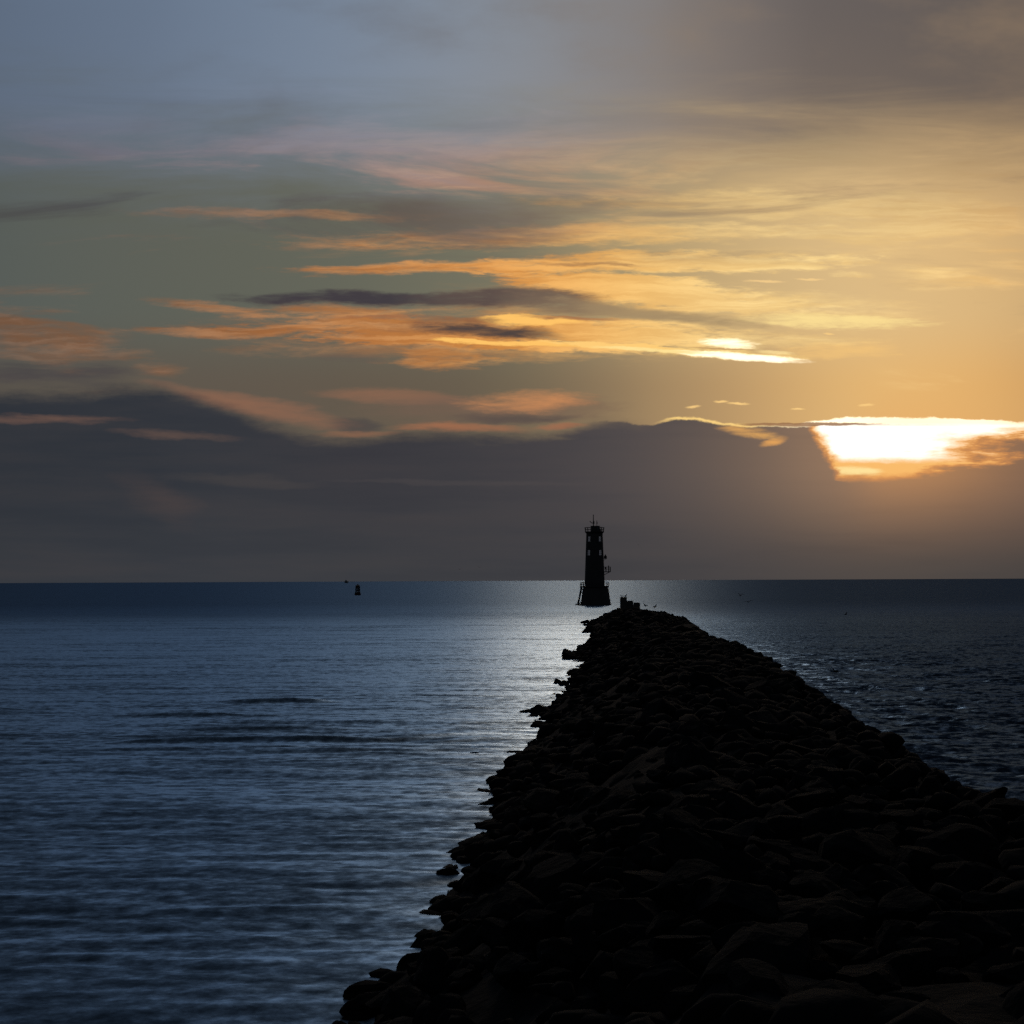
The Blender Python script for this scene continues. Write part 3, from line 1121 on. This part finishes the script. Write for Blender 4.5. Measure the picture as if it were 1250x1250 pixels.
# ---------------------------------------------------------------- buoy
p = wl(436.6, 726.6)
kb = p.y / F
by = empty('channel_buoy', (p.x, p.y, 0), .4)
tag(by, 'small dark channel buoy with cage top floating in open water on the left', 'buoy')
mb = MB()
rb = 3.7 * kb
mb.lathe([(rb * .8, -.5), (rb, -.3), (rb, 2.9 * kb), (rb * .93, 3.4 * kb), (rb * .35, 3.6 * kb)], n=24)
mb.build('float_drum', M_buoy, by)
mb = MB()
for q in range(4):
    w = q * math.pi / 2
    mb.tube((rb * .66 * math.cos(w), rb * .66 * math.sin(w), 3.3 * kb), (rb * .58 * math.cos(w), rb * .58 * math.sin(w), 12 * kb), .17, n=6)
for zz in (6, 9):
    mb.path([(rb * .62 * math.cos(w * math.pi / 6), rb * .62 * math.sin(w * math.pi / 6), zz * kb) for w in range(12)], .12, closed=True)
mb.build('frame', M_iron, by)
mb = MB()
mb.lathe([(rb * .62, 10.2 * kb), (rb * .66, 10.4 * kb), (rb * .66, 12.0 * kb), (rb * .5, 12.3 * kb)], n=16)
mb.lathe([(rb * .55, 8.6 * kb), (rb * .66, 8.7 * kb), (rb * .66, 9.4 * kb), (rb * .3, 9.5 * kb)], n=16)
mb.build('radar_screen', M_buoy, by)
mb = MB()
mb.lathe([(.14, 12.2 * kb), (.22, 12.4 * kb), (.22, 13.1 * kb), (.06, 13.6 * kb)], n=10)
mb.build('lamp', M_iron, by)

# ---------------------------------------------------------------- far boat on the horizon
d = 5200
bt = empty('fishing_boat', ((422.8 - 625) / F * d, d, 0), 0)
tag(bt, 'tiny hazy boat silhouette on the far horizon above the buoy', 'boat')
mb = MB()
mb.add([(-4, -1.6, -.5), (4.2, -1.6, -.5), (4.2, 1.6, -.5), (-4, 1.6, -.5), (-4.4, -1.9, 4.4), (5.6, -.4, 4.8), (5.6, .4, 4.8), (-4.4, 1.9, 4.4)],
       [(3, 2, 1, 0), (0, 1, 5, 4), (1, 2, 6, 5), (2, 3, 7, 6), (3, 0, 4, 7), (4, 5, 6, 7)])
mb.build('hull', M_boat, bt)
mb = MB()
mb.box((-.8, 0, 5.9), (4.6, 2.8, 3.0), taper=.85)
mb.build('wheelhouse', M_cabin, bt)
mb = MB()
mb.tube((-.8, 0, 7.3), (-.8, 0, 10), .18)
mb.build('mast', M_cabin, bt)

# ---------------------------------------------------------------- gulls


def gull_flying(loc, span, rz, flap, bank_, label, group='gulls in flight over the sea'):
    root = empty('seagull', loc, rz)
    root.rotation_euler = (0, bank_, rz)
    tag(root, label, 'bird', group)
    k = span / 2
    m = MB()
    prof = [(-.42, .0), (-.34, .05), (-.15, .10), (.05, .11), (.2, .085), (.28, .06), (.36, .055), (.42, .02), (.50, .0)]
    n_ = 10
    vs_, fs_ = [], []
    for xx, rr in prof:
        for i in range(n_):
            w = 2 * math.pi * i / n_
            vs_.append((rr * math.cos(w) * k, xx * k, (rr * .9 * math.sin(w)) * k))
    for a in range(len(prof) - 1):
        for i in range(n_):
            fs_.append((a * n_ + i, a * n_ + (i + 1) % n_, (a + 1) * n_ + (i + 1) % n_, (a + 1) * n_ + i))
    m.add(vs_, fs_)
    # wings grow out of the same surface
    for sg in (-1, 1):
        st = [(.04, .12, -.10, 0), (.35, .16, -.08, flap * .36), (.55, .12, -.10, flap * .46), (.82, .0, -.14, flap * .36), (1.0, -.16, -.20, flap * .22)]
        vs_, fs_ = [], []
        for xx, le, te, zz in st:
            th = .05 * (1.1 - xx)
            vs_ += [(sg * xx * k, le * k, (zz + .02) * k), (sg * xx * k, te * k, zz * k), (sg * xx * k, (le + te) / 2 * k, (zz + .03 + th) * k), (sg * xx * k, (le + te) / 2 * k, (zz - th) * k)]
        for a in range(len(st) - 1):
            q = a * 4
            for u, v in ((0, 2), (2, 1), (1, 3), (3, 0)):
                fs_.append((q + u, q + v, q + 4 + v, q + 4 + u))
        fs_.append((len(st) * 4 - 4, len(st) * 4 - 2, len(st) * 4 - 3, len(st) * 4 - 1))
        m.add(vs_, fs_)
    m.add([(-.09 * k, -.55 * k, 0), (.09 * k, -.55 * k, 0), (.04 * k, -.34 * k, .03 * k), (-.04 * k, -.34 * k, .03 * k), (0, -.36 * k, -.03 * k)], [(0, 1, 2, 3), (0, 4, 1), (1, 4, 2), (3, 4, 0), (2, 4, 3)])
    m.build('body', M_gull, root, True)
    return root


def gull_at(x, y, d, spanpx, rz, flap, bank_, label):
    p_ = P(x, y, d)
    return gull_flying(p_, spanpx * 1.25 * d / F, rz, flap, bank_, label)


gull_at(903.5, 727, 330, 9, .5, .9, .15, 'dark gull flapping low over the rough water, higher of the pair')
gull_at(913.5, 734.8, 300, 9, -.3, .5, -.12, 'dark gull skimming lowest over the waves right of the breakwater')
gull_at(585, 692.5, 900, 3.0, .3, .6, .1, 'tiny gull in the grey sky just above the horizon left of the lighthouse')
gull_at(561, 695, 1300, 2.6, -.4, .7, .1, 'faintest far gull nearest the horizon left of the other distant one')
gull_at(779.5, 664.8, 1300, 2.0, .2, .7, .1, 'speck of a gull high in the sky right of the lighthouse')


def gull_perched(loc, L, rz, label, group, float_=False):
    root = empty('seabird', loc, rz)
    tag(root, label, 'bird', group)
    m = MB()
    zoff = .10 * L if float_ else .27 * L
    # body, neck and head as one swept surface along +x
    path_ = [(-.52, .02, .02), (-.36, .03, .05), (-.12, .02, .14), (.1, .03, .16), (.24, .10, .12), (.30, .24, .075), (.33, .33, .07), (.37, .40, .075), (.42, .40, .05), (.47, .39, .012)]
    n_ = 10
    vs_, fs_ = [], []
    for a, (xx, zz, rr) in enumerate(path_):
        nx = path_[min(a + 1, len(path_) - 1)]
        pv = path_[max(a - 1, 0)]
        tx, tz = nx[0] - pv[0], nx[1] - pv[1]
        l_ = math.hypot(tx, tz)
        ux, uz = -tz / l_, tx / l_
        for i in range(n_):
            w = 2 * math.pi * i / n_
            vs_.append(((xx + ux * rr * math.sin(w)) * L, rr * .9 * math.cos(w) * L, (zz + uz * rr * math.sin(w)) * L + zoff))
    for a in range(len(path_) - 1):
        for i in range(n_):
            fs_.append((a * n_ + i, a * n_ + (i + 1) % n_, (a + 1) * n_ + (i + 1) % n_, (a + 1) * n_ + i))
    m.add(vs_, fs_)
    if not float_:
        for s_ in (-.06, .06):
            m.tube((0.02 * L, s_ * L, 0), (0, s_ * L, .22 * L), .035 * L, n=6)
            m.box((.05 * L, s_ * L, .012 * L), (.12 * L, .08 * L, .02 * L))
    m.build('body', M_gull, root, True)
    m = MB()
    m.tube((.46 * L, 0, zoff + .39 * L), (.60 * L, 0, zoff + .37 * L), .022 * L, .006 * L, n=6)
    m.build('bill', M_bill, root)
    return root


zb_ = P(761, 728.8, 196).z
gp = 'seabirds resting on the breakwater'
p = P(759, 728.9, 195.9)
gull_perched((p.x, p.y, zb_ - .005), .34, 2.9, 'left one of two birds perched on top of the broken concrete block', gp)
p = P(763.2, 728.9, 195.9)
gull_perched((p.x, p.y, zb_ - .005), .36, .3, 'right one of two birds perched on top of the broken concrete block', gp)
p = P(788, 741, 165)
gull_perched((p.x, p.y, p.z), .42, 2.6, 'bird standing on the crest rubble just right of the concrete steps', gp)
p = P(799, 742.5, 160)
gull_perched((p.x, p.y, p.z), .40, .5, 'bird standing on the crest rubble farther right from the concrete steps', gp)
gw = 'seabirds floating on the open sea'
p = wl(1032, 750.5)
gull_perched((p.x, p.y, -.02), .62, .8, 'small dark bird floating far out on the choppy sea at the right', gw, True)
p = wl(1020, 820)
gull_perched((p.x, p.y, -.03), .36, 2.8, 'dark bird floating on the choppy water close to the breakwater shoulder', gw, True)

# ---------------------------------------------------------------- camera and output
cam = bpy.data.cameras.new('camera')
co = bpy.data.objects.new('camera', cam)
COL.objects.link(co)
co.location = (0, 0, EYE)
co.rotation_euler = (math.pi / 2, ROLL, 0)
cam.sensor_width = 36
cam.lens = 36 * F / 1250
cam.shift_y = 83.9 / 1250
cam.clip_start = .5
cam.clip_end = 120000
scene.camera = co
vs_ = scene.view_settings
scene.display_settings.display_device = 'sRGB'
vs_.view_transform = 'Standard'
vs_.look = 'None'
vs_.exposure = 0
vs_.gamma = 1
vs_.use_curve_mapping = False
scene.render.engine = 'CYCLES'
scene.cycles.max_bounces = 5
scene.cycles.use_denoising = False
